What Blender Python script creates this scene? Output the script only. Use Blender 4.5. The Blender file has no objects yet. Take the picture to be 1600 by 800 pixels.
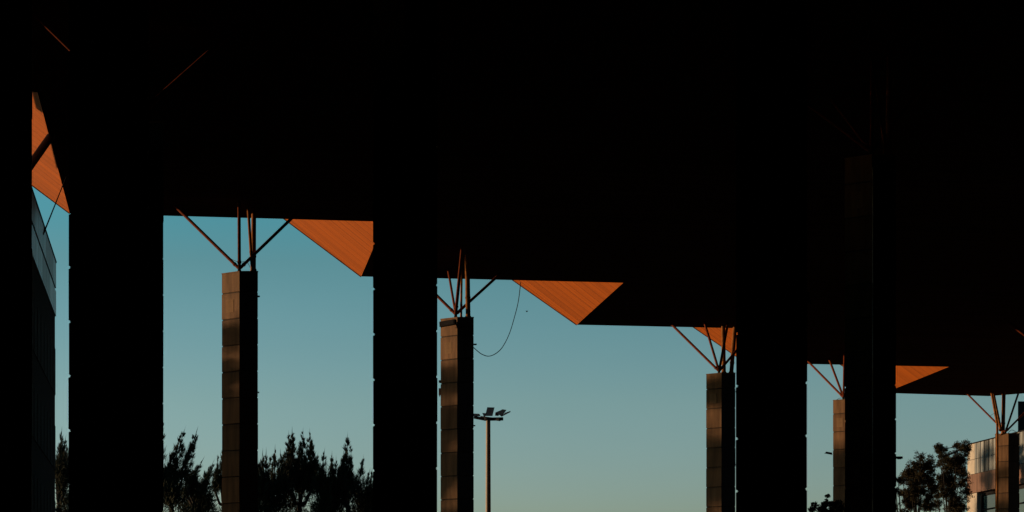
import bpy, bmesh, math, random
from mathutils import Vector, noise
random.seed(7)
R = math.radians
scene = bpy.context.scene
C = scene.collection

# ------------------------------------------------------------------ camera, sky, sun, exposure
F = 3500.0            # focal length in photograph pixels (1600 wide)
U = 0.03              # metres per unit of depth-normalised pixel
EYE = 1.6
cam = bpy.data.cameras.new('camera')
cam.sensor_width = 36.0
cam.lens = 36.0 * F / 1600.0
cam.shift_y = (1052 - 400) / 1600.0
cam.clip_start = 0.1
cam.clip_end = 6000
co = bpy.data.objects.new('camera', cam); C.objects.link(co)
co.location = (0, 0, EYE); co.rotation_euler = (R(90), 0, 0)
scene.camera = co

SUN_T = 0.30            # how far the sun stands beyond due left
SUN_EL, SUN_AZ = 2.0, R(270) + math.atan(SUN_T)      # compass azimuth clockwise from +Y: west, a little north
sdir = Vector((math.sin(SUN_AZ) * math.cos(R(SUN_EL)), math.cos(SUN_AZ) * math.cos(R(SUN_EL)), math.sin(R(SUN_EL))))
w = bpy.data.worlds.new('World'); scene.world = w; w.use_nodes = True
nt = w.node_tree; nt.nodes.clear()
out = nt.nodes.new('ShaderNodeOutputWorld'); bg = nt.nodes.new('ShaderNodeBackground')
sky = nt.nodes.new('ShaderNodeTexSky'); sky.sky_type = 'NISHITA'; sky.sun_disc = False
sky.sun_elevation = R(SUN_EL); sky.sun_rotation = SUN_AZ
sky.air_density = 1.0; sky.dust_density = 1.0; sky.ozone_density = 2.0
mx = nt.nodes.new('ShaderNodeMix'); mx.data_type = 'RGBA'; mx.blend_type = 'MULTIPLY'; mx.inputs[0].default_value = 1.0
geo = nt.nodes.new('ShaderNodeTexCoord'); sep = nt.nodes.new('ShaderNodeSeparateXYZ')
rmp = nt.nodes.new('ShaderNodeValToRGB')
cr = rmp.color_ramp
TINT = [(0.0755, (1.14, 1.51, 2.28)), (.12, (1.07, 1.46, 1.80)), (.18, (.70, 1.26, 1.36)), (0.20, (.54, 1.36, 1.48))]
cr.elements[0].position = TINT[0][0]; cr.elements[0].color = TINT[0][1] + (1,)
cr.elements[1].position = TINT[-1][0]; cr.elements[1].color = TINT[-1][1] + (1,)
for p, c in TINT[1:-1]:
    e = cr.elements.new(p); e.color = c + (1,)
nt.links.new(geo.outputs['Generated'], sep.inputs[0]); nt.links.new(sep.outputs['Z'], rmp.inputs[0])
nz = nt.nodes.new('ShaderNodeTexNoise'); nz.inputs['Scale'].default_value = 5; nz.inputs['Detail'].default_value = 4
mpn = nt.nodes.new('ShaderNodeMapping'); mpn.inputs['Scale'].default_value = (1, 1, 4)
nt.links.new(geo.outputs['Generated'], mpn.inputs[0]); nt.links.new(mpn.outputs[0], nz.inputs['Vector'])
mr = nt.nodes.new('ShaderNodeMapRange'); mr.inputs['To Min'].default_value = .95; mr.inputs['To Max'].default_value = 1.05
nt.links.new(nz.outputs[0], mr.inputs[0])
vs_ = nt.nodes.new('ShaderNodeVectorMath'); vs_.operation = 'SCALE'
nt.links.new(rmp.outputs[0], vs_.inputs[0]); nt.links.new(mr.outputs[0], vs_.inputs['Scale'])
nt.links.new(sky.outputs[0], mx.inputs[6]); nt.links.new(vs_.outputs[0], mx.inputs[7])
nt.links.new(mx.outputs[2], bg.inputs[0]); bg.inputs[1].default_value = 0.15
nt.links.new(bg.outputs[0], out.inputs[0])

sl = bpy.data.lights.new('sun', 'SUN'); sl.energy = 5.0; sl.angle = R(0.6); sl.color = (1.0, 0.64, 0.36)
so = bpy.data.objects.new('sun', sl); C.objects.link(so)
so.rotation_euler = sdir.to_track_quat('Z', 'Y').to_euler(); so.location = (-60, 140, 60)

scene.view_settings.view_transform = 'Standard'; scene.view_settings.look = 'None'
scene.view_settings.exposure = 0.5; scene.view_settings.gamma = 1.0; scene.view_settings.use_curve_mapping = False
scene.cycles.max_bounces = 5; scene.cycles.diffuse_bounces = 3

# ------------------------------------------------------------------ helpers
def P(px, py, d):
    """point of the place seen at photograph pixel (px,py), at depth d*105 m"""
    return Vector(((px - 800) * d * U, F * U * d, EYE + (1052 - py) * d * U))

def link(name, bm, m, parent=None, smooth=False):
    me = bpy.data.meshes.new(name)
    bmesh.ops.recalc_face_normals(bm, faces=bm.faces[:]) if len(bm.faces) < 6000 else None
    bm.to_mesh(me); bm.free()
    if smooth:
        me.polygons.foreach_set('use_smooth', [True] * len(me.polygons))
    me.materials.append(m)
    o = bpy.data.objects.new(name, me); C.objects.link(o)
    if parent: o.parent = parent
    return o

def tag(o, label=None, cat=None, group=None, kind=None):
    if label: o['label'] = label
    if cat: o['category'] = cat
    if group: o['group'] = group
    if kind: o['kind'] = kind
    return o

def thing(name, label, cat, loc=(0, 0, 0), group=None):
    o = bpy.data.objects.new(name, None); C.objects.link(o); o.location = loc
    o.empty_display_size = 0.3
    return tag(o, label, cat, group)

def box(bm, c, s, rz=0.0):
    vs = []
    for dx in (-.5, .5):
        for dy in (-.5, .5):
            for dz in (-.5, .5):
                x, y, z = dx * s[0], dy * s[1], dz * s[2]
                vs.append(bm.verts.new((c[0] + x * math.cos(rz) - y * math.sin(rz), c[1] + x * math.sin(rz) + y * math.cos(rz), c[2] + z)))
    for q in ((0, 1, 3, 2), (4, 6, 7, 5), (0, 4, 5, 1), (2, 3, 7, 6), (0, 2, 6, 4), (1, 5, 7, 3)):
        bm.faces.new([vs[i] for i in q])

def tube(bm, a, b, r0, r1=None, n=10, cap=True):
    a, b = Vector(a), Vector(b); r1 = r0 if r1 is None else r1
    d = (b - a).normalized(); t = Vector((0, 0, 1)) if abs(d.z) < .95 else Vector((0, 1, 0))
    u = d.cross(t).normalized(); v = d.cross(u)
    A, B = [], []
    for i in range(n):
        k = 2 * math.pi * i / n; e = u * math.cos(k) + v * math.sin(k)
        A.append(bm.verts.new(a + e * r0)); B.append(bm.verts.new(b + e * r1))
    for i in range(n):
        j = (i + 1) % n; bm.faces.new((A[i], A[j], B[j], B[i]))
    if cap: bm.faces.new(A[::-1]); bm.faces.new(B)

def prism(bm, pts, z0, z1):
    a = [bm.verts.new((p[0], p[1], z0)) for p in pts]; b = [bm.verts.new((p[0], p[1], z1)) for p in pts]
    n = len(pts)
    for i in range(n): bm.faces.new((a[i], a[(i + 1) % n], b[(i + 1) % n], b[i]))
    bm.faces.new(a[::-1]); bm.faces.new(b)

# ------------------------------------------------------------------ materials
def mat(name, col, rough=0.7, metal=0.0, var=0.25, scale=3.0, bump=0.0, stretch=(1, 1, 1), spec=0.3):
    m = bpy.data.materials.new(name); m.use_nodes = True
    t = m.node_tree; b = t.nodes['Principled BSDF']
    b.inputs['Roughness'].default_value = rough; b.inputs['Metallic'].default_value = metal
    b.inputs['Specular IOR Level'].default_value = spec
    tc = t.nodes.new('ShaderNodeTexCoord'); mp = t.nodes.new('ShaderNodeMapping'); mp.inputs['Scale'].default_value = stretch
    nz = t.nodes.new('ShaderNodeTexNoise'); nz.inputs['Scale'].default_value = scale; nz.inputs['Detail'].default_value = 6
    t.links.new(tc.outputs['Object'], mp.inputs[0]); t.links.new(mp.outputs[0], nz.inputs['Vector'])
    rp = t.nodes.new('ShaderNodeValToRGB')
    rp.color_ramp.elements[0].position = .3; rp.color_ramp.elements[1].position = .7
    rp.color_ramp.elements[0].color = tuple(c * (1 - var) for c in col) + (1,)
    rp.color_ramp.elements[1].color = tuple(min(1, c * (1 + var)) for c in col) + (1,)
    t.links.new(nz.outputs[0], rp.inputs[0]); t.links.new(rp.outputs[0], b.inputs['Base Color'])
    if bump:
        bp = t.nodes.new('ShaderNodeBump'); bp.inputs['Strength'].default_value = bump; bp.inputs['Distance'].default_value = 0.02
        t.links.new(nz.outputs[0], bp.inputs['Height']); t.links.new(bp.outputs[0], b.inputs['Normal'])
    return m

def board_mat(name, col, pitch, spec=0.15):
    """ribbed sheet: boards run along UV.y, counted along UV.x (metres)"""
    m = bpy.data.materials.new(name); m.use_nodes = True
    t = m.node_tree; b = t.nodes['Principled BSDF']; N = t.nodes.new; L = t.links.new
    b.inputs['Roughness'].default_value = .6; b.inputs['Specular IOR Level'].default_value = spec
    uv = N('ShaderNodeUVMap'); uv.uv_map = 'UVMap'; sx = N('ShaderNodeSeparateXYZ'); L(uv.outputs[0], sx.inputs[0])
    dv = N('ShaderNodeMath'); dv.operation = 'DIVIDE'; dv.inputs[1].default_value = pitch; L(sx.outputs[0], dv.inputs[0])
    fl = N('ShaderNodeMath'); fl.operation = 'FLOOR'; L(dv.outputs[0], fl.inputs[0])
    fr = N('ShaderNodeMath'); fr.operation = 'FRACT'; L(dv.outputs[0], fr.inputs[0])
    wn = N('ShaderNodeTexWhiteNoise'); wn.noise_dimensions = '1D'; L(fl.outputs[0], wn.inputs['W'])
    # wider seams every few sheets
    d2 = N('ShaderNodeMath'); d2.operation = 'DIVIDE'; d2.inputs[1].default_value = 6.0; L(dv.outputs[0], d2.inputs[0])
    f2 = N('ShaderNodeMath'); f2.operation = 'FRACT'; L(d2.outputs[0], f2.inputs[0])
    fl2 = N('ShaderNodeMath'); fl2.operation = 'FLOOR'; L(d2.outputs[0], fl2.inputs[0])
    wn2 = N('ShaderNodeTexWhiteNoise'); wn2.noise_dimensions = '1D'; L(fl2.outputs[0], wn2.inputs['W'])
    g = N('ShaderNodeMath'); g.operation = 'LESS_THAN'; g.inputs[1].default_value = .28; L(fr.outputs[0], g.inputs[0])
    g2 = N('ShaderNodeMath'); g2.operation = 'LESS_THAN'; g2.inputs[1].default_value = .09; L(f2.outputs[0], g2.inputs[0])
    nz = N('ShaderNodeTexNoise'); nz.inputs['Scale'].default_value = .35; nz.inputs['Detail'].default_value = 5
    tc = N('ShaderNodeTexCoord'); L(tc.outputs['Object'], nz.inputs['Vector'])
    # brightness = .62 + .3*rand + .22*rand2 + .3*(noise-.5)
    a1 = N('ShaderNodeMath'); a1.operation = 'MULTIPLY_ADD'; a1.inputs[1].default_value = .22; a1.inputs[2].default_value = .76; L(wn.outputs[0], a1.inputs[0])
    a2 = N('ShaderNodeMath'); a2.operation = 'MULTIPLY_ADD'; a2.inputs[1].default_value = .16; L(wn2.outputs[0], a2.inputs[0]); L(a1.outputs[0], a2.inputs[2])
    a3 = N('ShaderNodeMath'); a3.operation = 'MULTIPLY_ADD'; a3.inputs[1].default_value = .14; L(nz.outputs[0], a3.inputs[0]); L(a2.outputs[0], a3.inputs[2])
    a4 = N('ShaderNodeMath'); a4.operation = 'MULTIPLY_ADD'; a4.inputs[1].default_value = -.36; L(g.outputs[0], a4.inputs[0]); L(a3.outputs[0], a4.inputs[2])
    a5 = N('ShaderNodeMath'); a5.operation = 'MULTIPLY_ADD'; a5.inputs[1].default_value = -.42; L(g2.outputs[0], a5.inputs[0]); L(a4.outputs[0], a5.inputs[2])
    vm = N('ShaderNodeVectorMath'); vm.operation = 'SCALE'; vm.inputs[0].default_value = col; L(a5.outputs[0], vm.inputs['Scale'])
    L(vm.outputs[0], b.inputs['Base Color'])
    bp = N('ShaderNodeBump'); bp.inputs['Strength'].default_value = .5; bp.inputs['Distance'].default_value = .02; bp.invert = True
    L(g.outputs[0], bp.inputs['Height']); L(bp.outputs[0], b.inputs['Normal'])
    return m

M = {}
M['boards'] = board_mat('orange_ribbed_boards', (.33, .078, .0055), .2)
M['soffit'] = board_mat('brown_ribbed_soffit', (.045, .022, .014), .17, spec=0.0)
M['roofing'] = mat('roofing_membrane', (.06, .055, .05), .9)
M['clad'] = mat('weathered_cladding_panel', (.138, .076, .038), .75, var=.32, scale=1.4, bump=.15, stretch=(3, 3, .35), spec=.1)
def panel_tone(m):
    """each cladding panel has its own tone and a dirt line under its joint"""
    t = m.node_tree; N = t.nodes.new; L = t.links.new; b = t.nodes['Principled BSDF']
    src = b.inputs['Base Color'].links[0].from_socket
    tc = N('ShaderNodeTexCoord'); sx = N('ShaderNodeSeparateXYZ'); L(tc.outputs['Object'], sx.inputs[0])
    z0 = (EYE + 627 * U - 31.0 * U)
    a = N('ShaderNodeMath'); a.operation = 'SUBTRACT'; a.inputs[1].default_value = z0; L(sx.outputs[2], a.inputs[0])
    d = N('ShaderNodeMath'); d.operation = 'DIVIDE'; d.inputs[1].default_value = 41.2 * U; L(a.outputs[0], d.inputs[0])
    fl = N('ShaderNodeMath'); fl.operation = 'FLOOR'; L(d.outputs[0], fl.inputs[0])
    oi = N('ShaderNodeObjectInfo'); ad = N('ShaderNodeMath'); ad.operation = 'MULTIPLY_ADD'; ad.inputs[1].default_value = 37.0
    L(oi.outputs['Random'], ad.inputs[0]); L(fl.outputs[0], ad.inputs[2])
    wn = N('ShaderNodeTexWhiteNoise'); wn.noise_dimensions = '1D'; L(ad.outputs[0], wn.inputs['W'])
    fr = N('ShaderNodeMath'); fr.operation = 'FRACT'; L(d.outputs[0], fr.inputs[0])
    st = N('ShaderNodeMapRange'); st.inputs['From Min'].default_value = .72; st.inputs['From Max'].default_value = 1.0
    st.inputs['To Min'].default_value = 0.0; st.inputs['To Max'].default_value = -.28; L(fr.outputs[0], st.inputs[0])
    k = N('ShaderNodeMath'); k.operation = 'MULTIPLY_ADD'; k.inputs[1].default_value = .34; k.inputs[2].default_value = 1.0; L(wn.outputs[0], k.inputs[0])
    k2 = N('ShaderNodeMath'); k2.operation = 'ADD'; L(k.outputs[0], k2.inputs[0]); L(st.outputs[0], k2.inputs[1])
    v = N('ShaderNodeVectorMath'); v.operation = 'SCALE'; L(src, v.inputs[0]); L(k2.outputs[0], v.inputs['Scale']); L(v.outputs[0], b.inputs['Base Color'])
panel_tone(M['clad'])
M['side_shade'] = mat('shade_darkened_cladding', (.026, .026, .03), .6, var=.3, scale=1.4, stretch=(3, 3, .35), spec=.15)  # darkened cladding copy: painted shade for the column sides away from the sun
M['joint'] = mat('dark_joint', (.03, .025, .02), .9)
M['hatch'] = mat('hatch_panel', (.20, .122, .066), .8, var=.2, spec=.05)
M['strut'] = mat('rust_red_painted_steel', (.095, .021, .007), .85, var=.35, scale=5, spec=.03)
M['pipe'] = mat('ochre_painted_steel', (.17, .068, .02), .85, var=.35, scale=3, spec=.03)
M['dark_metal'] = mat('dark_metal', (.010, .010, .011), .85, spec=.04)
M['galv'] = mat('weathered_galvanised_steel', (.17, .125, .08), .6, var=.15, scale=2, spec=.3)
M['conduit'] = mat('grey_conduit', (.7, .75, .8), .4, spec=.5)
M['asphalt'] = mat('dark_asphalt', (.045, .045, .047), .95, scale=20, bump=.3)
M['paving'] = mat('worn_paving', (.07, .065, .06), .9, scale=4, bump=.2)
M['cable'] = mat('black_rubber', (.02, .02, .02), .8)
M['bark'] = mat('bark', (.02, .016, .012), .95, scale=8, bump=.4)
M['lamp_glass'] = mat('floodlight_glass', (.25, .3, .3), .15, spec=.6)
M['feather'] = mat('dark_feathers', (.03, .03, .035), .8)

def leaf_mat(name, col, var=.5):
    m = mat(name, col, .75, var=var, scale=.7, spec=.05)
    return m
M['needle'] = leaf_mat('casuarina_needles', (.016, .021, .011))
M['leaf'] = leaf_mat('dusty_leaves', (.027, .023, .011))

# ------------------------------------------------------------------ the setting: ground
bm = bmesh.new(); s = 3000
bm.faces.new([bm.verts.new(p) for p in ((-s, -s, 0), (s, -s, 0), (s, s, 0), (-s, s, 0))])
tag(link('ground', bm, M['asphalt']), kind='structure')
bm = bmesh.new()
bm.faces.new([bm.verts.new(p) for p in ((-40, -29, .004), (60, -29, .004), (60, 180, .004), (-40, 180, .004))])
tag(link('pavement', bm, M['paving']), kind='structure')

# ------------------------------------------------------------------ the canopy
HC = 751.0
ZS = EYE + HC * U                 # soffit level
def onsoffit(px, py):
    return P(px, py, HC / (1052.0 - py))
V = [onsoffit(109, 333), onsoffit(564.5, 432), onsoffit(901.5, 507.5), onsoffit(1166, 567), onsoffit(1382, 614)]
T = [.736, .733, .677, .652, .62]
EDGE = Vector((1, .137, 0)); CRE = Vector((.1428, -1, 0))      # CRE runs towards the viewer
def inter(p, u, q, v):
    # p + a u = q + b v in plan
    den = u.x * v.y - u.y * v.x
    a = ((q.x - p.x) * v.y - (q.y - p.y) * v.x) / den
    return p + u * a
# end of the roof on the left, hidden from the photograph behind the first column
Vm = inter(onsoffit(60, 144), EDGE, V[0] + Vector((-13, 0, 0)), CRE)
W = [inter(V[0], CRE, Vm, EDGE)] + [inter(V[k], CRE, V[k - 1], EDGE) for k in range(1, 5)]
CN = onsoffit(1545, 619)
poly = [Vm, W[0], V[0], W[1], V[1], W[2], V[2], W[3], V[3], W[4], V[4], CN, CN + Vector((60, -43.8, 0)),
        Vector((CN.x + 60, -60, 0)), Vm + CRE * (Vm.y + 60)]
roof = thing('canopy_roof', 'huge dark stepped canopy roof with orange boarded slopes on struts and columns', 'canopy', (0, 0, ZS))
def local(v, z=None): return Vector((v.x, v.y, (v.z if z is None else z) - ZS))
bm = bmesh.new()
uvl = bm.loops.layers.uv.new('UVMap')
# soffit sheet, boards run along the edges
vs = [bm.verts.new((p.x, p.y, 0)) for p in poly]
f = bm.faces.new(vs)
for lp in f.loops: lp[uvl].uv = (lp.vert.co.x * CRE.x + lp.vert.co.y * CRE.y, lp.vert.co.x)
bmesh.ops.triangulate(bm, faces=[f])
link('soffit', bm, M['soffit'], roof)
bm = bmesh.new(); prism(bm, [(p.x, p.y) for p in poly], .006, 4.4)
link('roof_deck', bm, M['roofing'], roof)
for k in range(5):
    # wedge rising to the left of the crease
    wdt = 6.2; t = T[k]
    bm = bmesh.new(); uvl = bm.loops.layers.uv.new('UVMap')
    up = Vector((-wdt, -wdt * EDGE.y, wdt * t))
    inset = CRE * 0
    a = Vector((V[k].x - .004, V[k].y, .002)); b = Vector((W[k].x - .004, W[k].y + .01, .002))
    c = a + up; d = b + up
    # body
    th = 4.38
    A, B, Cc, D = [bm.verts.new(q) for q in (a, b, c, d)]
    A2 = bm.verts.new((a.x, a.y, max(th, c.z + .1))); B2 = bm.verts.new((b.x, b.y, max(th, c.z + .1)))
    C2 = bm.verts.new((c.x, c.y, max(th, c.z + .1))); D2 = bm.verts.new((d.x, d.y, max(th, c.z + .1)))
    slope = bm.faces.new((A, Cc, D, B))
    bm.faces.new((A, B, B2, A2)); bm.faces.new((Cc, C2, D2, D)); bm.faces.new((A2, B2, D2, C2))
    bm.faces.new((A, A2, C2, Cc)); bm.faces.new((B, D, D2, B2))
    ribdir = (Vector(up).normalized() + CRE * (.20)).normalized()     # boards run nearly along the outer edge
    nrm = up.cross(CRE).normalized(); across = nrm.cross(ribdir).normalized()
    for fc in bm.faces:
        for lp in fc.loops:
            q = lp.vert.co; lp[uvl].uv = (q.dot(across) + 40 + k * 3.1, q.dot(ribdir))
    o = link('sloped_soffit', bm, M['boards'], roof)
    # dark metal trim along the outer edge of the slope
    bm = bmesh.new(); n = Vector((EDGE.x, EDGE.y, 0)).cross(Vector((0, 0, 1))).normalized() * -1
    off = Vector((.137, -1, 0)).normalized() * -.05
    tube(bm, a + off, c + off, .045, n=6)
    link('edge_trim', bm, M['strut'], roof)

# ------------------------------------------------------------------ columns
ZT = EYE + 627 * U                # top of every column
SP = 41.2 * U
FOOT = lambda wr: [(0, 0), (wr, 0), (wr - .09, .45), (.3, 1.0), (-.5, 1.02), (-.9, .63)]

def inset_profile(pts, d):
    cx = sum(p[0] for p in pts) / len(pts); cy = sum(p[1] for p in pts) / len(pts)
    res = []
    for x, y in pts:
        v = Vector((x - cx, y - cy)); l = v.length; v *= (l - d) / l
        res.append((cx + v.x, cy + v.y))
    return res

def column(X, d, label, wr=29, ends=None, pipes=None, hatch=True, apex_px=None):
    base = Vector((X * U, d * F * U, 0))
    t = thing('clad_column', label, 'column', base, 'clad columns carrying the canopy')
    pr = FOOT(wr * U); pin = inset_profile(pr, .075)
    # shaft: panels with V joints
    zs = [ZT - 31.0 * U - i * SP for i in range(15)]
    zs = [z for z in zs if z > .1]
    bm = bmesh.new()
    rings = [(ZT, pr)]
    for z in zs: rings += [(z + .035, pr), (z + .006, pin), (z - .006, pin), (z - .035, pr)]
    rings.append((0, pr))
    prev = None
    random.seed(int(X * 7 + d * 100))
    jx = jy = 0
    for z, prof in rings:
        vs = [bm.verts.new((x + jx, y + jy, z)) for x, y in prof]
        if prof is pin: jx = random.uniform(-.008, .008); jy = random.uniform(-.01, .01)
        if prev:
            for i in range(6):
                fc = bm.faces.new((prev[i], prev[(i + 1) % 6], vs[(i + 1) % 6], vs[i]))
                if i in (0, 1, 2, 3): fc.material_index = 1      # shade of the unlit sides, put into the colour
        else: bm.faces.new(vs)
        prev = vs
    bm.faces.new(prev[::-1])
    link('shaft', bm, M['clad'], t).data.materials.append(M['side_shade'])
    # joint lines read dark: thin gasket rings standing inside the V
    bm = bmesh.new()
    for z in zs: prism(bm, inset_profile(pr, .03), z - .012, z + .012)
    link('joint_gasket', bm, M['joint'], t)
    ang = math.atan2(.63, -.9)        # direction of the left face
    lf = Vector((-.9, .63, 0)).normalized(); nf = Vector((-.63, -.9, 0)).normalized()
    if hatch and len(zs) > 2:
        zc = (zs[0] + zs[1]) / 2; cc = lf * .58 + nf * .005 + Vector((0, 0, zc))
        bm = bmesh.new(); box(bm, cc, (.46, .02, .60), math.atan2(lf.y, lf.x))
        link('access_hatch', bm, M['hatch'], t)
    # cap plate
    bm = bmesh.new(); prism(bm, inset_profile(pr, -.02), ZT + .002, ZT + .05); link('cap_plate', bm, M['clad'], t)
    # struts fanning from one node to the soffit
    ap = Vector((0, .12, ZT + 5 * U)) if apex_px is None else P(*apex_px, d + .0012) - base
    bm = bmesh.new(); tube(bm, (ap.x, ap.y, ZT + .05), (ap.x, ap.y, ap.z + .05), .09, .07, n=8)
    link('node_plate', bm, M['dark_metal'], t)
    if ends is None: ends = [(-118, .0257), (-20, .061), (6, .01), (92, .036)]
    for e in ends:
        if len(e) == 2:
            q = Vector(((X + e[0]) * U, (d + e[1]) * F * U, ZS + .02)) - base; r = .075
        else:
            dd = HC / (1052.0 - e[1]); q = P(e[0], e[1], dd) - base; q.z += .02; r = e[2] * U
        bm = bmesh.new(); tube(bm, ap, q, r, n=12)
        # collars
        dr = (q - ap).normalized(); tube(bm, ap + dr * .35, ap + dr * .45, r * 1.25, n=12)
        link('strut', bm, M['strut'], t, smooth=False)
    if pipes is None: pipes = [((22, .3), (24, .004, None), 4.2), ((18, .25), (8, .01, None), 2.2)]
    for p in pipes:
        if isinstance(p[0][0], str): continue
        if len(p[0]) == 2 and p[1][-1] is None:
            a = Vector((p[0][0] * U, p[0][1], ZT + .05)); b = Vector((p[1][0] * U, p[1][1] * F * U, ZS + .02))
        else:
            (ax, ay, ady), (bx, by) = p[0], p[1]
            a = P(ax, ay, d + ady / (F * U)) - base; dd = HC / (1052.0 - by); b = P(bx, by, dd) - base; b.z += .02
        bm = bmesh.new(); tube(bm, a, b, p[2] * U, n=16)
        dr = (b - a).normalized(); tube(bm, a, a + dr * .12, p[2] * U * 1.3, n=16); tube(bm, a + dr * 1.3, a + dr * 1.38, p[2] * U * 1.15, n=16)
        link('support_pipe', bm, M['pipe'], t)
    return t

def bracket(t, px, py, d, size, m='dark_metal', name='bracket'):
    c = P(px, py, d) - t.location
    bm = bmesh.new(); box(bm, c, size); box(bm, c + Vector((0, 0, -size[2] * .1)), (size[0] * .5, size[1] * 1.3, size[2] * 1.2))
    return link(name, bm, M[m], t)

c1 = column(-426, 1.0, 'brown panelled column standing alone before the leaning pointed trees at left', apex_px=(374, 420),
            ends=[(273, 322, 2.5), (373.5, 315, 2.6), (470, 328, 2.5)],
            pipes=[((396, 424, .3), (396.5, 331), 3.9), ((394, 424, .2), (387.5, 322), 2.3)])
bracket(c1, 404, 463, 1.001, (.12, .12, .05)); bracket(c1, 404, 613, 1.001, (.06, .1, .05))
c2 = column(-96.6, 1.129, 'brown panelled column with black lamp box at its top, left of the floodlight mast', apex_px=(712, 491),
            ends=[(623, 403, 2.6), (700, 421, 2.2), (722.5, 385, 2.9), (782, 428, 2.6)],
            pipes=[((731.5, 498, .3), (730, 398), 4.3), ((720.5, 497, .3), (721.5, 412), 2.0)])
bracket(c2, 742, 538, 1.13, (.2, .1, .06)); bracket(c2, 741, 665, 1.13, (.12, .1, .05)); bracket(c2, 688, 596, 1.142, (.16, .1, .12)); bracket(c2, 687, 612, 1.142, (.1, .1, .36), 'pipe')
c3 = column(438, 1.338, 'brown panelled column with five struts, tight against the left of a black column', apex_px=(1123.5, 580),
            ends=[(1048, 506, 2.6), (1100, 502, 2.6), (1138, 503, 2.7), (1187, 505, 2.6)],
            pipes=[((1131, 584, .3), (1130, 508), 4.4), ((1142.5, 584, .35), (1148.5, 510), 4.4)])
bracket(c3, 1151, 612, 1.339, (.14, .1, .07)); bracket(c3, 1151, 726, 1.339, (.14, .1, .07))
c4 = column(768.5, 1.466, 'brown panelled column half hidden behind a black column, with lamp sticking out left', apex_px=(1318, 621),
            ends=[(1260, 562.5, 2.5), (1295, 560, 2.6), (1319.5, 552, 2.5), (1376, 560, 2.5)])
c5 = column(1299, 1.675, 'brown column with ochre drainpipe in front of the panelled building at far right', apex_px=(1571, 675),
            ends=[(1510, 614.5, 2.3), (1592.5, 611, 2.6), (1632, 614, 2.5)], hatch=False,
            pipes=[((1567, 680, .3), (1568.5, 612), 5.0), ((1563.5, 672, .3), (1551.5, 612), 3.8)])
n1 = column(-426, .729, 'black column just behind the nearest left one, with two thin sunlit struts above', apex_px=(215, 181),
            ends=[(48, 18, 2.0), (200, 60, 2.0), (225, 70, 2.0), (357, 56, 3.3)],
            pipes=[((0, .3), (2, .004, None), 4.2), ((-8, .25), (-12, .01, None), 2.2)])
n2 = column(-96, .575, 'black column with corner conduit and small box left of the brown lamp-box column')
n3 = column(205.7, .496, 'black column standing centre right, against the brown five-strut column', wr=23)
n4 = column(436, .775, 'narrower black column with corner conduit, hiding half a brown column')
nl = column(-306, .479, 'wide black column with notched left edge, nearest but one on the left', wr=34)
l0 = column(-329, .40, 'black column at the very left edge of the photo')
cx = column(1222, 1.37, 'column outside the right edge whose sunlit strut tip shows', ends=[(1576, 504, 4.0), (-20, .061), (6, .01), (92, .036)])

# conduits and boxes on the black columns
def conduit(t, px, y0, y1, d, r=.018):
    a = P(px, y0, d) - t.location; b = P(px, y1, d) - t.location; a.y -= .03; b.y -= .03
    bm = bmesh.new(); tube(bm, a, b, r, n=8); link('conduit', bm, M['conduit'], t)
conduit(n2, 635.5, 120, 686, .575); conduit(n4, 1363.5, 262, 900, .775)
c = P(648, 699, .575) - n2.location; bm = bmesh.new(); box(bm, c + Vector((0, -.08, 0)), (.24, .14, .48)); link('junction_box', bm, M['conduit'], n2)
bracket(n4, 1405, 715, .776, (.24, .1, .08))

# drainpipe on the far right column
bm = bmesh.new(); o0 = c5.location
q = [P(1549, 612, 1.70), P(1558.2, 664, 1.672), P(1558.2, 800, 1.672), Vector((P(1558.2, 800, 1.672).x, P(1558.2, 800, 1.672).y, .1))]
for a, b in zip(q[:-1], q[1:]): tube(bm, a - o0, b - o0, .095, n=14)
for yy in (676, 715, 753, 790): tube(bm, P(1558.2, yy, 1.672) - o0, P(1558.2, yy + 2, 1.672) - o0, .115, n=14)
link('drainpipe', bm, M['pipe'], c5)

def wire(name, pts, r, m='cable', parent=None, org=None):
    """smooth wire through the points"""
    org = org or Vector((0, 0, 0)); P_ = [Vector(p) for p in pts]; res = []
    for i in range(len(P_) - 1):
        p0 = P_[max(0, i - 1)]; p1 = P_[i]; p2 = P_[i + 1]; p3 = P_[min(len(P_) - 1, i + 2)]
        for s in range(8):
            t = s / 8; res.append(.5 * ((2 * p1) + (p2 - p0) * t + (2 * p0 - 5 * p1 + 4 * p2 - p3) * t * t + (3 * p1 - p0 - 3 * p2 + p3) * t ** 3))
    res.append(P_[-1])
    bm = bmesh.new()
    for a, b in zip(res[:-1], res[1:]): tube(bm, a - org, b - org, r, n=6)
    return link(name, bm, M[m], parent)

wire('wire', [P(351, 396, 1.012), P(362, 405, 1.008), P(374, 409.5, 1.003), P(385, 409, 1.006), P(391, 418, 1.002)], .012, parent=c1, org=c1.location)
wire('wire', [P(1547, 650, 1.70), P(1550.5, 647.5, 1.69), P(1554, 645.5, 1.68)], .014, parent=c5, org=o0)
wire('wire', [P(1575, 677, 1.67), P(1580, 672, 1.67), P(1586, 674, 1.67), P(1590, 680, 1.67)], .02, parent=c5, org=o0)
wire('wire', [P(1307, 625, 1.468), P(1311, 622.5, 1.468), P(1317, 621.5, 1.468)], .014, parent=c4, org=c4.location)
wire('wire', [P(390, 0, 1), P(391, 1, 1)], .001, parent=c1, org=c1.location) if False else None

# hanging cable
hc = wire('hanging_cable', [P(813.5, 441, 1.20), P(810, 470, 1.19), P(804, 495, 1.18), P(796, 521, 1.17), P(786, 541, 1.16), P(776, 551.5, 1.15), P(764, 556.5, 1.145),
      P(753, 553.5, 1.14), P(745, 547.5, 1.135), P(740, 543, 1.13)], .022)
tag(hc, 'slack black cable looping down from the canopy edge to the brown lamp-box column', 'cable')

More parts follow.
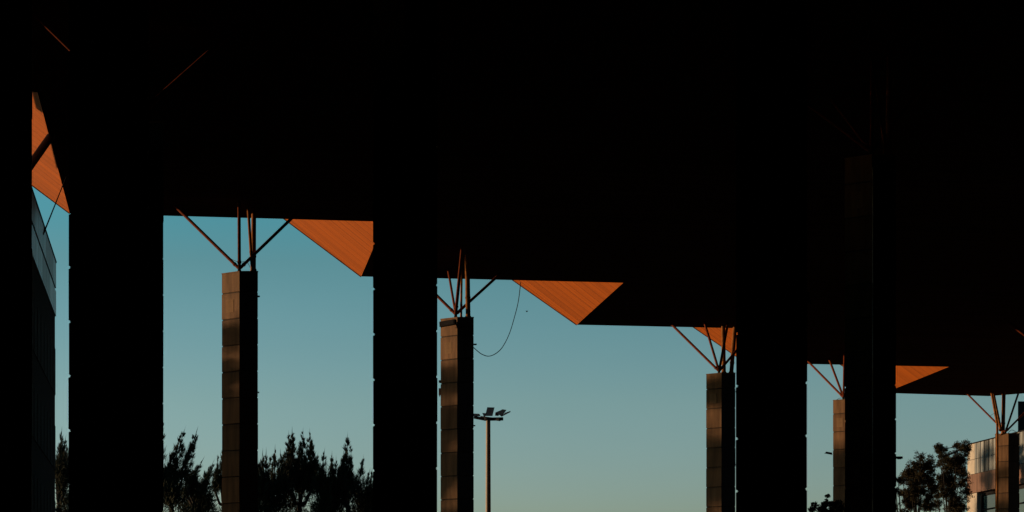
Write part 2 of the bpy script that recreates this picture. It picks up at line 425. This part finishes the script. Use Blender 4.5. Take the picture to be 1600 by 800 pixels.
# lamp box at top of column 2's left face
def floodbox(name, label, c, size, rz=0, ry=0, parts=True):
    t = thing(name, label, 'floodlight', c)
    bm = bmesh.new(); box(bm, (0, 0, 0), size); box(bm, (0, size[1] * .5 + .03, 0), (size[0] * .7, .06, size[2] * .6)); link('housing', bm, M['dark_metal'], t)
    bm = bmesh.new(); box(bm, (0, -size[1] * .5 - .006, 0), (size[0] * .86, .01, size[2] * .8)); link('lens', bm, M['dark_metal'], t)
    for sg in (-1, 1):
        bm = bmesh.new(); tube(bm, (sg * size[0] * .5, 0, 0), (sg * (size[0] * .5 + .05), .1, -size[2] * .6), .02)
        link('mounting_arm', bm, M['dark_metal'], t)
    t.rotation_euler = (0, ry, rz)
    return t
floodbox('floodlight', 'black lamp box strapped across the top of the brown column left of the mast', P(700, 505, 1.128), (.98, .22, .27), rz=math.atan2(.63, -.9) + math.pi, ry=R(-3))
floodbox('floodlight', 'small black floodlight sticking out left from the half-hidden brown column', P(1295, 708, 1.475), (.42, .25, .12), ry=R(10))
floodbox('floodlight', 'small pale lamp on the right side of the black centre-right column', P(1262.5, 465, .498), (.045, .16, .22), rz=0)

# lamp mast with floodlights
ld = 1.3; mb = P(762.8, 655, ld)
mast = thing('floodlight_mast', 'tall pale steel mast with a crossbar carrying floodlights against the sky', 'lamp post', (mb.x, mb.y, 0))
bm = bmesh.new(); tube(bm, (0, 0, .02), (0, 0, mb.z), .21, .135, n=20); link('pole', bm, M['galv'], mast)
bm = bmesh.new(); tube(bm, (0, 0, .0), (0, 0, .05), .35, n=20); link('base_plate', bm, M['galv'], mast)
def mloc(px, py, dy=0): 
    q = P(px, py, ld + dy / (F * U)); return q - Vector((mb.x, mb.y, 0))
bm = bmesh.new()
def bar(a, b, w):
    tube(bm, a, b, w, n=6)
bar(mloc(741, 652, .2), mloc(757, 655, 0), .10); bar(mloc(757, 655), mloc(786, 654.5, -.2), .11); bar(mloc(752, 652, .9), mloc(781, 656, -.6), .09); tube(bm, mloc(762.8, 656.5), mloc(762.8, 652.5), .26, n=16)
link('crossbar', bm, M['dark_metal'], mast)
def lampbox(pts, dep, back):
    """one floodlight: housing from its four outline corners (pixel), pushed back to a shallow tapered box"""
    bm = bmesh.new(); f = [bm.verts.new(mloc(x, y, dep)) for x, y in pts]
    cx_ = sum(p[0] for p in pts) / 4; cy_ = sum(p[1] for p in pts) / 4
    g = [bm.verts.new(mloc(cx_ + (x - cx_) * .7, cy_ + (y - cy_) * .7, dep + back)) for x, y in pts]
    for i in range(4): bm.faces.new((f[i], f[(i + 1) % 4], g[(i + 1) % 4], g[i]))
    bm.faces.new(f); bm.faces.new(g[::-1])
    o = link('floodlight_head', bm, M['dark_metal'], mast)
    bm = bmesh.new(); s = -1 if back > 0 else 1
    h = [bm.verts.new(mloc(cx_ + (x - cx_) * .86, cy_ + (y - cy_) * .86, dep + s * .012)) for x, y in pts]
    bm.faces.new(h); link('lens', bm, M['lamp_glass'], o)
lampbox([(761.3, 636.3), (772.7, 636.6), (769.5, 650), (758, 650)], .35, .3)
lampbox([(753.5, 645.3), (759, 645.5), (758, 651), (756, 651)], .8, .25)
lampbox([(775, 645), (785, 639.5), (791.5, 640.5), (784, 651)], .3, .3)
lampbox([(783, 651.5), (789, 645), (797.8, 642), (797.5, 644)], -.4, .35)
lampbox([(773.5, 649.5), (774, 644.5), (781, 641.5), (779, 650)], .6, .3)
lampbox([(738, 646), (749, 646.5), (751, 650.5), (738, 650.5)], .2, .35)

# bird
b0 = P(823.3, 486.6, 1.25)
bm = bmesh.new()
def diamond(cen, l, w, h, ax):
    a = Vector(ax).normalized(); s = a.cross(Vector((0, 0, 1))).normalized(); u = s.cross(a)
    n = 8; rings = []
    for i in range(7):
        t = i / 6; r = math.sin(math.pi * (t * .92 + .04)) ** .8
        rings.append([bm.verts.new(Vector(cen) + a * (t - .5) * l + s * math.cos(2 * math.pi * j / n) * w * r + u * math.sin(2 * math.pi * j / n) * h * r) for j in range(n)])
    for A, B in zip(rings[:-1], rings[1:]):
        for j in range(n): bm.faces.new((A[j], A[(j + 1) % n], B[(j + 1) % n], B[j]))
    bm.faces.new(rings[0][::-1]); bm.faces.new(rings[-1])
diamond((0, 0, 0), .18, .034, .036, (.6, .8, .25))
for sg in (-1, 1):
    root = Vector((0, 0, .01)); mid = Vector((sg * .05, .01 * sg, .045)); tip = Vector((sg * .075, -.04, .05 + .05 * sg))
    for p0, p1, w0, w1 in ((root, mid, .045, .04), (mid, tip, .04, .006)):
        q = [bm.verts.new(v) for v in (p0 + Vector((0, w0, 0)), p0 - Vector((0, w0, 0)), p1 - Vector((0, w1, 0)), p1 + Vector((0, w1, 0)))]
        q2 = [bm.verts.new(v.co + Vector((0, 0, .008))) for v in q]
        bm.faces.new(q); bm.faces.new(q2[::-1])
        for i in range(4): bm.faces.new((q[i], q[(i + 1) % 4], q2[(i + 1) % 4], q2[i]))
tl = [bm.verts.new(v) for v in ((-.05, -.07, 0), (-.10, -.12, .004), (-.07, -.14, .004), (-.04, -.09, .012))]; bm.faces.new(tl)
b = tag(link('bird', bm, M['feather']), 'tiny dark bird flying right of the hanging cable', 'bird'); b.location = b0

# ------------------------------------------------------------------ left building (panelled, runs towards the viewer)
def facade_pt(X0, Y0, k, t): return Vector((X0 + k * t, Y0 - t, 0))
XB, YB = -692.6 * U, .97 * F * U; KB = .1428
zb = EYE + 640 * .97 * U
lb = thing('dark_panelled_building', 'dark building with streaked grey top panels at the left edge', 'building', (XB, YB, 0))
def fp(t, off=0): return (KB * t + off * 1.0, -t + off * KB)
M['dark_wall'] = mat('dark_wall', (.016, .016, .018), .9, var=.2, spec=.03)
M['grey_panel'] = mat('streaked_grey_panel', (.24, .29, .32), .35, var=.85, scale=1.0, stretch=(1.0, 1.0, .15), spec=.45)
M['dull_panel'] = mat('dull_panel', (.015, .016, .018), .8, var=.4, spec=.02, stretch=(2, 2, .2))
bm = bmesh.new(); prism(bm, [fp(0), fp(36), fp(36, -25), fp(0, -25)], 0, zb); link('wall', bm, M['dark_wall'], lb)
bm = bmesh.new(); prism(bm, [fp(36), fp(130), fp(130, -25), fp(36, -25)], 0, ZS - .05); link('sun_block_wall', bm, M['dark_wall'], lb)  # unseen taller volume, added to keep the sun off the near columns
zz = [(zb + .02, zb - 1.12), (zb - 1.28, zb - 2.4)]
random.seed(2)
M['grey_glass'] = mat('cool_grey_glass', (.05, .065, .08), .4, var=.5, scale=1.0, stretch=(1, 1, .15), spec=.3)
for r, (z1, z0) in enumerate(zz):
    for i in range(15):
        bm = bmesh.new(); a = i * 2.3 + .002; b_ = a + 2.25
        prism(bm, [fp(a, .002), fp(b_, .002), fp(b_, .05), fp(a, .05)], z0, z1)
        link('facade_panel', bm, M['grey_panel'] if (i * 7 + r * 3) % 5 in (0, 1, 3) else M['grey_glass'], lb)
bm = bmesh.new(); prism(bm, [fp(0, .002), fp(35.9, .002), fp(35.9, .075), fp(0, .075)], zb + .022, zb + .10); link('coping', bm, M['dark_wall'], lb)
for z1, z0 in ((zb - 3.9, zb - 6.0), (zb - 7.4, zb - 9.4), (zb - 10.8, zb - 12.8)):
    for i in range(8):
        a = i * 2.0 + .1
        bm = bmesh.new(); prism(bm, [fp(a, .002), fp(a + 1.7, .002), fp(a + 1.7, .03), fp(a, .03)], z0, z1)
        link('window', bm, M['dull_panel'], lb)
bm = bmesh.new(); prism(bm, [(-23.5 - XB, 87 - YB), (-23.5 - XB, 91.5 - YB), (-31 - XB, 91.5 - YB), (-31 - XB, 87 - YB)], zb - .1, 24.5); link('roof_sun_blocker', bm, M['dark_wall'], lb)  # unseen block added on the roof to shade the near right column
bm = bmesh.new(); prism(bm, [(-23.6 - XB, 91.6 - YB), (-23.6 - XB, 101 - YB), (-31 - XB, 101 - YB), (-31 - XB, 91.6 - YB)], zb - .1, 24.3); link('roof_sun_blocker', bm, M['dark_wall'], lb)  # second unseen block, added to shade that column's struts
# prop pipe from the roof to the canopy, thin rod
p0 = P(15, 304.5, .83); p1 = onsoffit(80, 212)
t = thing('roof_prop', 'thick dark pipe leaning from the left building roof up to the orange slope', 'pipe', p0)
bm = bmesh.new(); tube(bm, (0, 0, 0), p1 - p0, 5.6 * U, n=18); link('pipe', bm, M['bark'], t)
bm = bmesh.new(); tube(bm, (0, 0, -.02), (0, 0, .2), .3, n=18); link('foot', bm, M['dark_metal'], t)
a = P(67.6, 366, .886); b_ = onsoffit(103.6, 276)
bm = bmesh.new(); tube(bm, (0, 0, 0), b_ - a, .035, .02, n=8)
o = link('brace_rod', bm, M['dark_metal']); o.location = a; tag(o, 'thin dark rod slanting up from the left building roof to the canopy', 'rod')

# unseen hall added behind the camera and on the right to block sky light
bm = bmesh.new(); prism(bm, [(-58, -30), (62, -30), (62, -45), (-58, -45)], 0, ZS - .05)
sh = thing('sky_block_hall', 'long unseen dark hall added behind the viewer to block sky light', 'building', (0, 0, 0)); link('wall', bm, M['dark_wall'], sh)
bm = bmesh.new()
for i in range(14): box(bm, (-52 + i * 8, -29.9, 3.2), (5.5, .2, 5.6))
link('glazing', bm, M['dark_metal'], sh)
bm = bmesh.new(); prism(bm, [(57, -29.9), (70, -29.9), (70, 136), (57, 136)], 0, ZS - .05)
link('sky_block_wing', bm, M['dark_wall'], sh)  # unseen wing, added to cut sky light on the column fronts

# ------------------------------------------------------------------ right building
XR, YR, KR = 712.5 * 1.9 * U, 1.9 * F * U, .204
zr = EYE + 356.5 * 1.9 * U
rb = thing('panelled_building', 'pale streaked panel building with brown band and teal windows at right edge', 'building', (XR, YR, 0))
def rp_(t, off=0): return (KR * t - off, -t - off * KR)      # off > 0 stands proud (to the left, towards the viewer)
M['pale_panel'] = mat('streaked_pale_panel', (.165, .175, .17), .7, var=.85, scale=1.6, stretch=(1.5, 1.5, .07), spec=.05)
M['brown_panel'] = mat('faded_brown_panel', (.125, .072, .052), .75, var=.35, scale=2.0, stretch=(2, 2, .2), spec=.1)
M['corner_panel'] = mat('light_brightened_corner_panel', (.29, .26, .21), .7, var=.15, scale=2, spec=.1)  # brighter light on the corner is put into this colour
M['glass'] = mat('teal_glass', (.012, .03, .035), .06, var=.1, spec=1.0)
h1, h2, h3 = 24.5 * 1.9 * U, 23.0 * 1.9 * U, 29.5 * 1.9 * U
LEN = 60
bm = bmesh.new(); prism(bm, [rp_(0, -.6), rp_(LEN, -.6), rp_(LEN, -30), rp_(0, -30)], 0, zr - .12); link('wall', bm, M['dark_wall'], rb)
def rowpanels(z1, z0, name, m, wpan, t0=0.0, n=None, off=.1, flutes=5):
    n = n or int((LEN - t0) / wpan)
    for i in range(n):
        a = t0 + i * wpan + .015; b_ = a + wpan - .03
        bm = bmesh.new(); jo = random.uniform(-.012, .012)
        prism(bm, [rp_(a, -.598), rp_(b_, -.598), rp_(b_, off - .05 + jo), rp_(a, off - .05 + jo)], z0 + .02, z1 - .02)
        if flutes:
            fw = (b_ - a) / flutes
            for j in range(flutes):
                prism(bm, [rp_(a + j * fw + .05, off - .049 + jo), rp_(a + j * fw + fw * .6, off - .049 + jo), rp_(a + j * fw + fw * .6, off + jo), rp_(a + j * fw + .05, off + jo)], z0 + .02, z1 - .02)
        link(name, bm, m, rb)
random.seed(3)
rowpanels(zr, zr - h1, 'corner_panel', M['corner_panel'], 1.6, 0, 1, flutes=0)
rowpanels(zr - h1, zr - h1 - h2, 'corner_panel', M['corner_panel'], 1.6, 0, 1, flutes=0)
rowpanels(zr, zr - h1, 'upper_panel', M['pale_panel'], 2.4, 1.6, 20, flutes=3)
rowpanels(zr - h1, zr - h1 - h2, 'lower_panel', M['pale_panel'], 2.4, 1.6, 20, flutes=3)
zc = zr - h1 - h2
rowpanels(zc, zc - h3, 'brown_band', M['brown_panel'], 3.2, 0, 15, off=.14, flutes=0)
zc -= h3
bm = bmesh.new(); prism(bm, [rp_(0, -.598), rp_(2.1, -.598), rp_(2.1, .08), rp_(0, .08)], 0, zc - .02)
link('corner_pier', bm, M['corner_panel'], rb)
# window bands: recessed panes in frames
for fl in range(3):
    z1 = zc - .25 - fl * 4.2; z0 = z1 - 2.9
    for i in range(14):
        a = 2.3 + i * 3.4
        bm = bmesh.new()
        prism(bm, [rp_(a, -.597), rp_(a + .12, -.597), rp_(a + .12, -.2), rp_(a, -.2)], z0, z1)
        prism(bm, [rp_(a + 3.2, -.597), rp_(a + 3.32, -.597), rp_(a + 3.32, -.2), rp_(a + 3.2, -.2)], z0, z1)
        prism(bm, [rp_(a + .122, -.597), rp_(a + 3.198, -.597), rp_(a + 3.198, -.25), rp_(a + .122, -.25)], z1 - 1.35, z1 - 1.25)
        f_ = link('window', bm, M['dark_metal'], rb)
        bm = bmesh.new(); prism(bm, [rp_(a + .122, -.596), rp_(a + 3.198, -.596), rp_(a + 3.198, -.4), rp_(a + .122, -.4)], z0 + .05, z1 - .1)
        link('pane', bm, M['glass'], f_)
    if fl < 2:
        bm = bmesh.new(); prism(bm, [rp_(2.2, -.598), rp_(LEN, -.598), rp_(LEN, .0), rp_(2.2, .0)], z0 - 1.25, z0 - .03); link('spandrel', bm, M['pale_panel'], rb)
# parapet capping and roof plant room
bm = bmesh.new(); prism(bm, [rp_(0, .13), rp_(LEN, .13), rp_(LEN, -.9), rp_(0, -.9)], zr + .002, zr + .08); link('parapet_cap', bm, M['dark_metal'], rb)
bm = bmesh.new(); q0 = P(1590.5, 627, 1.82) - rb.location; q1 = P(1590.5, 690, 1.82) - rb.location
prism(bm, [(q0.x, q0.y), (q0.x + 9, q0.y + 1), (q0.x + 9, q0.y + 6), (q0.x + 1.6, q0.y + 5)], zr - .2, q0.z); link('plant_room', bm, M['dark_wall'], rb)

# ------------------------------------------------------------------ trees
def leafquad(vs, fs, c, dirv, l, wd, up=None):
    s = dirv.cross(Vector((random.gauss(0, 1), random.gauss(0, 1), random.gauss(0, 1)))).normalized() * wd
    i = len(vs); vs += [c - s * .5, c + s * .5, c + dirv * l]; fs.append((i, i + 1, i + 2))
def leafdiamond(vs, fs, c, l, wd):
    a = Vector((random.gauss(0, 1), random.gauss(0, 1), random.gauss(0, 1))).normalized()
    s = a.cross(Vector((random.gauss(0, 1), random.gauss(0, 1), random.gauss(0, 1)))).normalized()
    i = len(vs); vs += [c - a * l * .5, c + s * wd * .5, c + a * l * .5, c - s * wd * .5]; fs.append((i, i + 1, i + 2, i + 3))
def meshobj(name, vs, fs, m, parent):
    me = bpy.data.meshes.new(name); me.from_pydata([tuple(v) for v in vs], [], fs); me.materials.append(m)
    o = bpy.data.objects.new(name, me); C.objects.link(o); o.parent = parent; return o
def limb(bm, pts, r0, r1):
    n = len(pts) - 1
    for i in range(n):
        tube(bm, pts[i], pts[i + 1], r0 + (r1 - r0) * i / n, r0 + (r1 - r0) * (i + 1) / n, n=7, cap=False)

def casuarina(label, bx, d, tips, body, dens=1.0, lean=.28):
    """bx: trunk pixel x; tips: (px,py,len,width,lean) plumes in pixels; body: (px,py,rx,ry) clumps of drooping needles"""
    b = P(bx, 1000, d); b.z = 0
    t = thing('casuarina_tree', label, 'tree', b, 'feathery trees beyond the columns')
    u = U * d; vs, fs = [], []; bm = bmesh.new()
    top = P(bx, 790, d) - b
    tr = [Vector((0, 0, 0)), Vector((top.x * .3 + .1, 0, top.z * .4)), Vector((top.x, 0, top.z))]
    limb(bm, tr, .32, .18)
    for tp in tips:
        px, py, ln, wd = tp[:4]; le = tp[4] if len(tp) > 4 else lean
        dy = random.uniform(-1.5, 1.5)
        tip = P(px, py, d) - b; tip.y += dy
        base = P(px - le * ln, py + ln, d) - b; base.y += dy * .5
        limb(bm, [Vector((top.x, 0, top.z)), (Vector((top.x, 0, top.z)) + base) / 2 + Vector((0, 0, -.4)), base], .12, .07)
        ax = (tip - base); L_ = ax.length; ax.normalize()
        # slightly wavy leader
        ph = random.uniform(0, 6)
        def cen(s): return base + (tip - base) * s + Vector((math.sin(s * 5 + ph), math.cos(s * 4 + ph), 0)) * wd * u * .05 * (1 - s)
        limb(bm, [cen(i / 6) for i in range(7)], .06, .012)
        W0 = wd * u
        W0 *= 1.6; nn = int(L_ * W0 * 420 * dens) + 80
        # side twigs in tufts
        ntuft = int(L_ * 26 + 20)
        tuft = []
        for k in range(ntuft):
            s = 1 - random.random() ** .62
            env = (1 - s) ** .62 * (.75 + .6 * noise.noise(Vector((px * .3, s * 7, k * .01))))
            an = random.uniform(0, 6.283); rr = W0 * .5 * env * math.sqrt(random.random()) * 1.15
            c = cen(s) + Vector((math.cos(an), math.sin(an), 0)) * rr
            tuft.append((c, Vector((math.cos(an), math.sin(an), 0)), s))
        for _ in range(nn):
            c, o_, s = random.choice(tuft)
            sc = .03 + .11 * (1 - s)
            cc = c + Vector((random.gauss(0, sc * .6), random.gauss(0, sc * .6), random.gauss(0, sc)))
            dv = (ax * 1.3 + o_ * random.uniform(0, .7) + Vector((random.gauss(0, .3), random.gauss(0, .3), random.gauss(0, .2)))).normalized()
            leafquad(vs, fs, cc, dv, random.uniform(.2, .5) * (1.2 - .75 * s), .045)
        for k in range(5): leafquad(vs, fs, cen(.9 + k * .02), ax, .55, .05)
    for (px, py, rx, ry) in body:
        c0 = P(px, py, d) - b; c0.y += random.uniform(-1, 1)
        RX, RY = rx * u, ry * u
        nt_ = int(rx * ry * .105 * dens) + 6
        for k in range(nt_):
            v = Vector((random.gauss(0, 1), random.gauss(0, 1), random.gauss(0, 1))).normalized() * random.random() ** .4
            c = c0 + Vector((v.x * RX, v.y * RX, v.z * RY))
            if noise.noise(c * 1.5 + Vector((px, 0, 0))) < -.2: continue
            od = Vector((v.x + lean * .6, v.y, .7 + abs(v.z) * .5)).normalized()
            for j in range(int(17)):
                cc = c + Vector((random.gauss(0, .2), random.gauss(0, .2), random.gauss(0, .25)))
                dv = (od + Vector((random.gauss(0, .35), random.gauss(0, .35), random.gauss(0, .35)))).normalized()
                leafquad(vs, fs, cc, dv, random.uniform(.25, .6), .055)
    meshobj('crown', vs, fs, M['needle'], t)
    link('trunk', bm, M['bark'], t)
    return t

def rowbody(x0, x1, y0, y1, n, r=(12, 17)):
    return [(random.uniform(x0, x1), random.uniform(y0, y1), random.uniform(*r), random.uniform(*r) * 1.1) for _ in range(n)]
random.seed(11)
casuarina('feathery tree with two tall plumes leaning right, beside the wide black column', 268, 1.5,
          [(287, 673, 80, 21, .30), (307.5, 673, 75, 16, .30), (257, 661, 60, 16, .2), (272, 705, 60, 16, .3), (240, 690, 60, 18)],
          rowbody(240, 300, 745, 790, 12) + rowbody(240, 300, 790, 900, 14, (16, 24)))
casuarina('lower feathery tree with short windblown tufts, left of the lone brown column', 312, 1.46,
          [(319, 724, 40, 13, .6), (330, 722, 50, 13, .42), (327, 749, 40, 11, .5), (308, 735, 40, 12, .4)],
          rowbody(300, 322, 765, 800, 7, (9, 13)) + rowbody(296, 330, 800, 900, 9, (14, 20)))
casuarina('wispy pale-tipped tree whose twigs touch the left side of the lone brown column', 350, 1.55,
          [(335, 728, 36, 9, .05), (343, 719, 50, 9, .1), (352, 700, 60, 16, .1), (366, 710, 60, 16), (385, 715, 60, 16, .1)],
          rowbody(338, 395, 770, 800, 9, (9, 13)) + rowbody(335, 392, 800, 900, 10, (14, 20)), dens=.8)
casuarina('feathery tree with four short plumes, against the right side of the lone brown column', 420, 1.5,
          [(411, 711, 55, 11, .06), (417, 710, 60, 13, .04), (428, 702, 70, 20, .03), (438, 710, 50, 9, -.05), (405, 725, 60, 16, .03)],
          rowbody(400, 440, 752, 790, 10) + rowbody(398, 442, 790, 900, 12, (16, 24)), lean=.1)
casuarina('tallest feathery tree, with broad twin tops midway between two columns', 468, 1.52,
          [(452, 682, 80, 17, .03), (458, 677, 85, 19, .02), (475, 678, 85, 22, .02), (482, 675, 85, 21, -.06), (466, 694, 60, 13, .0), (496, 712, 60, 12, .2), (490, 700, 60, 12, -.02)],
          rowbody(448, 492, 740, 770, 9, (10, 14)) + rowbody(446, 496, 800, 900, 12, (14, 20)) + [(452, 785, 13, 14), (476, 752, 14, 14), (492, 795, 10, 8), (460, 790, 9, 9), (472, 780, 8, 8), (470, 798, 9, 8)], lean=.05)
casuarina('feathery tree with three small peaks right of the tallest one', 508, 1.48,
          [(508, 709, 60, 13, .12), (519, 714, 60, 13, .02), (527, 722, 50, 13, .05), (500, 728, 45, 12, .1)],
          rowbody(500, 530, 750, 790, 11) + rowbody(498, 532, 790, 900, 12, (16, 22)), lean=.1)
casuarina('slender feathery tree ending in one sharp spire', 544, 1.53,
          [(544.5, 685, 90, 17, .04), (549.5, 714, 50, 12, .08), (535, 715, 55, 15, .05), (538, 706, 50, 9, .1)],
          rowbody(536, 552, 750, 780, 6, (9, 12)) + rowbody(530, 560, 780, 900, 12, (14, 20)), lean=.05)
casuarina('feathery tree with thin leaning spire, nearest the black conduit column', 568, 1.5,
          [(565, 715, 65, 13, .16), (577, 740, 50, 12, .2), (583, 742, 60, 12, .08), (592, 730, 60, 15)],
          rowbody(558, 600, 775, 800, 7, (9, 13)) + rowbody(558, 600, 800, 900, 12, (14, 20)), lean=.12)
casuarina('sparse twiggy tree in the slit between the left building and the wide black column', 92, 1.42,
          [(95, 676, 60, 10, .05), (88, 690, 60, 12, .05), (101, 688, 70, 12, .1), (108, 700, 60, 14, .1)],
          rowbody(84, 108, 720, 790, 12, (6, 9)) + rowbody(80, 110, 790, 900, 10, (12, 16)), dens=.9, lean=.1)

def broadleaf(label, bx, d, clumps, limbs=None, m='leaf', size=.12, dens=1.0, group='bushy trees at the right'):
    b = P(bx, 1000, d); b.z = 0
    t = thing('bushy_tree', label, 'tree', b, group)
    u = U * d; vs, fs = [], []; bm = bmesh.new()
    cy = max(c[1] for c in clumps)
    fork = P(bx, min(880, cy + 25), d) - b
    limb(bm, [Vector((0, 0, 0)), Vector((.15, .1, fork.z * .5)), fork], .3, .2)
    skel = []
    for ci, (px, py, rx, ry) in enumerate(clumps):
        c0 = P(px, py, d) - b; c0.y += random.uniform(-1.6, 1.6)
        # branch from the nearest lower clump already grown, else from the fork
        low = [q for q in skel if q.z < c0.z - .2]
        st = min(low, key=lambda q: (q - c0).length + (0 if (q - c0).length > .3 else 3)) if low else fork
        mid = (st + c0) / 2 + Vector((random.uniform(-.12, .12), 0, random.uniform(-.15, .05)))
        limb(bm, [st, mid, c0], .055, .022); skel.append(c0)
        rx *= 1.2; ry *= 1.2; nb = int(rx * ry * .62 * dens) + 3
        for k in range(nb):
            v = Vector([max(-1.1, min(1.1, random.gauss(0, .47))) for _ in range(3)])
            c = c0 + Vector((v.x * rx * u, v.y * rx * u, v.z * ry * u))
            if k % 4 == 0: limb(bm, [c0 + (c - c0) * .1, c], .015, .005)
            rr = random.uniform(1.4, 3.6)
            for j in range(int(3.6 * rr * rr)):
                g = Vector((random.gauss(0, .55), random.gauss(0, .55), random.gauss(0, .5))) * rr * u
                leafdiamond(vs, fs, c + g, size * random.uniform(.6, 1.3), size * .5)
    meshobj('crown', vs, fs, M[m], t)
    link('trunk', bm, M['bark'], t)
    return t
random.seed(21)
broadleaf('bushy tree with rounded peak just right of the narrower black column', 1434, 1.75,
          [(1434, 720, 5, 7), (1428, 728, 8, 8), (1440, 732, 8, 8), (1453, 722, 5, 7), (1455, 734, 6, 8), (1446, 728, 5, 5), (1420, 738, 7, 8), (1434, 745, 12, 10),
           (1413, 750, 6, 6), (1424, 760, 10, 9), (1446, 752, 10, 9), (1440, 768, 12, 8), (1420, 776, 9, 7), (1412, 770, 6, 6), (1432, 782, 10, 6), (1455, 760, 7, 9), (1428, 830, 16, 14), (1450, 790, 8, 6)] + [(random.uniform(1413, 1457), random.uniform(738, 800), random.uniform(5, 9), random.uniform(4, 8)) for _ in range(15)], dens=1.0)
broadleaf('taller open-crowned bushy tree against the pale panelled building', 1482, 1.8,
          [(1466, 703, 5, 5), (1472, 698, 7, 6), (1478, 702, 7, 6), (1466, 717, 5, 5), (1495, 698, 5, 6), (1499, 704, 8, 8), (1503, 701, 6, 7), (1490, 716, 7, 7), (1500, 718, 8, 8),
           (1482, 733, 8, 8), (1496, 734, 9, 9), (1504, 740, 7, 12), (1470, 748, 7, 8), (1484, 752, 10, 8), (1500, 756, 10, 8), (1466, 764, 8, 7), (1480, 772, 10, 8), (1498, 778, 10, 8),
           (1504, 770, 6, 10), (1470, 786, 8, 7), (1488, 792, 10, 8), (1502, 792, 8, 8), (1480, 835, 18, 14), (1502, 720, 7, 8)] + [(random.uniform(1466, 1504), random.uniform(716, 800), random.uniform(5, 8), random.uniform(4, 8)) for _ in range(17)], dens=1.0)
broadleaf('small slender tree with loose leaves beside the narrower black column', 1408.5, 1.3,
          [(1408, 748, 3, 3.5), (1404, 765, 4, 4), (1415, 785, 5, 3), (1404, 790, 5, 5), (1418, 793, 5, 3), (1408, 803, 8, 5)], dens=.55)
broadleaf('low shrubby treetop in the gap left of the half-hidden brown column', 1285, 1.42,
          [(1297, 772, 2, 2), (1296, 783, 3.5, 4), (1288, 789, 6, 3.5), (1300, 790, 6, 5), (1280, 796, 6, 4), (1268, 790, 4, 2.2), (1264, 797, 4, 3), (1292, 800, 9, 5), (1310, 795, 8, 7), (1285, 822, 16, 12)], dens=.5, size=.2)

# a belt of trees left of the picture, between the low sun and the columns: it throws the dappled shade
random.seed(5)
def shadetree(x, y, blobs, label):
    t = thing('bushy_tree', label, 'tree', (x, y, 0), 'trees left of the columns')
    vs, fs = [], []; bm = bmesh.new(); zt = max(q[2] for q in blobs)
    limb(bm, [Vector((0, 0, 0)), Vector((.2, 0, zt * .4)), Vector((0, .2, zt * .75)), Vector((0, 0, zt))], .32, .06)
    for (bx_, by_, bz, r, den) in blobs:
        limb(bm, [Vector((0, 0, bz * .75)), Vector((bx_, by_, bz))], .1, .03)
        for k in range(int(9 * r * r * den) + 4):
            v = Vector((random.gauss(0, 1), random.gauss(0, 1), random.gauss(0, 1))).normalized() * random.random() ** .4
            c = Vector((bx_ + v.x * r, by_ + v.y * r, bz + v.z * r))
            for j in range(60):
                g = Vector((random.gauss(0, .3), random.gauss(0, .3), random.gauss(0, .3)))
                leafdiamond(vs, fs, c + g, .3, .17)
    meshobj('crown', vs, fs, M['leaf'], t); link('trunk', bm, M['bark'], t)
TE = math.tan(R(SUN_EL)) * math.sqrt(1 + SUN_T ** 2)
def shade_for(cxm, cym, xs, zbands, label):
    ys = cym + (cxm - xs) * SUN_T; dz = (cxm - xs) * TE
    blobs = []
    for (z, r, den) in zbands:
        for k in (-1, 0, 1): blobs.append((random.uniform(-.5, .5), k * r * .8, z + dz + random.uniform(-.2, .2), r, den))
    shadetree(xs, ys, blobs, label)
shade_for(-13.2, 105.3, -48, [(17.4, .8, .14), (15.6, 1.1, .38), (13.8, 1.2, .8), (12, 1.7, 1.2), (9.5, 2.2, 1.6), (6.5, 2.4, 1.6), (4, 2, 1)], 'round bushy tree outside the frame beyond the left building')
shade_for(-3.3, 118.9, -48, [(15.1, .75, 1.1), (12.3, .7, 1.3), (17, .4, .2), (9.6, 1.0, .6), (6.5, 2.2, 1)], 'narrow bushy tree outside the frame with gaps in its crown')
shade_for(12.7, 140.9, -48, [(19.6, .9, .9), (15.2, .8, 1.4), (12.8, 1.1, .45), (10, 1.5, .7), (7, 2.2, 1)], 'tall bushy tree outside the frame with a separate top tuft')
shade_for(22.6, 154.4, -48, [(15.9, 1.3, .8), (13.6, 1.8, 1.5), (10.5, 2.2, 1.5), (7, 2.2, 1)], 'dense dark bushy tree outside the frame at left')
shade_for(38.4, 176.4, -48, [(17.0, .9, .25), (13.4, 1.8, 1.2), (10.5, 2.2, 1.5), (7, 2.2, 1)], 'bushy tree outside the frame, second furthest along the row')
shade_for(42, 195, -52, [(20.6, .8, .35), (18.3, .9, .5), (16.0, 1.6, .45), (12.5, 2, 1), (8, 2.4, 1)], 'furthest bushy tree outside the frame, before the sun')
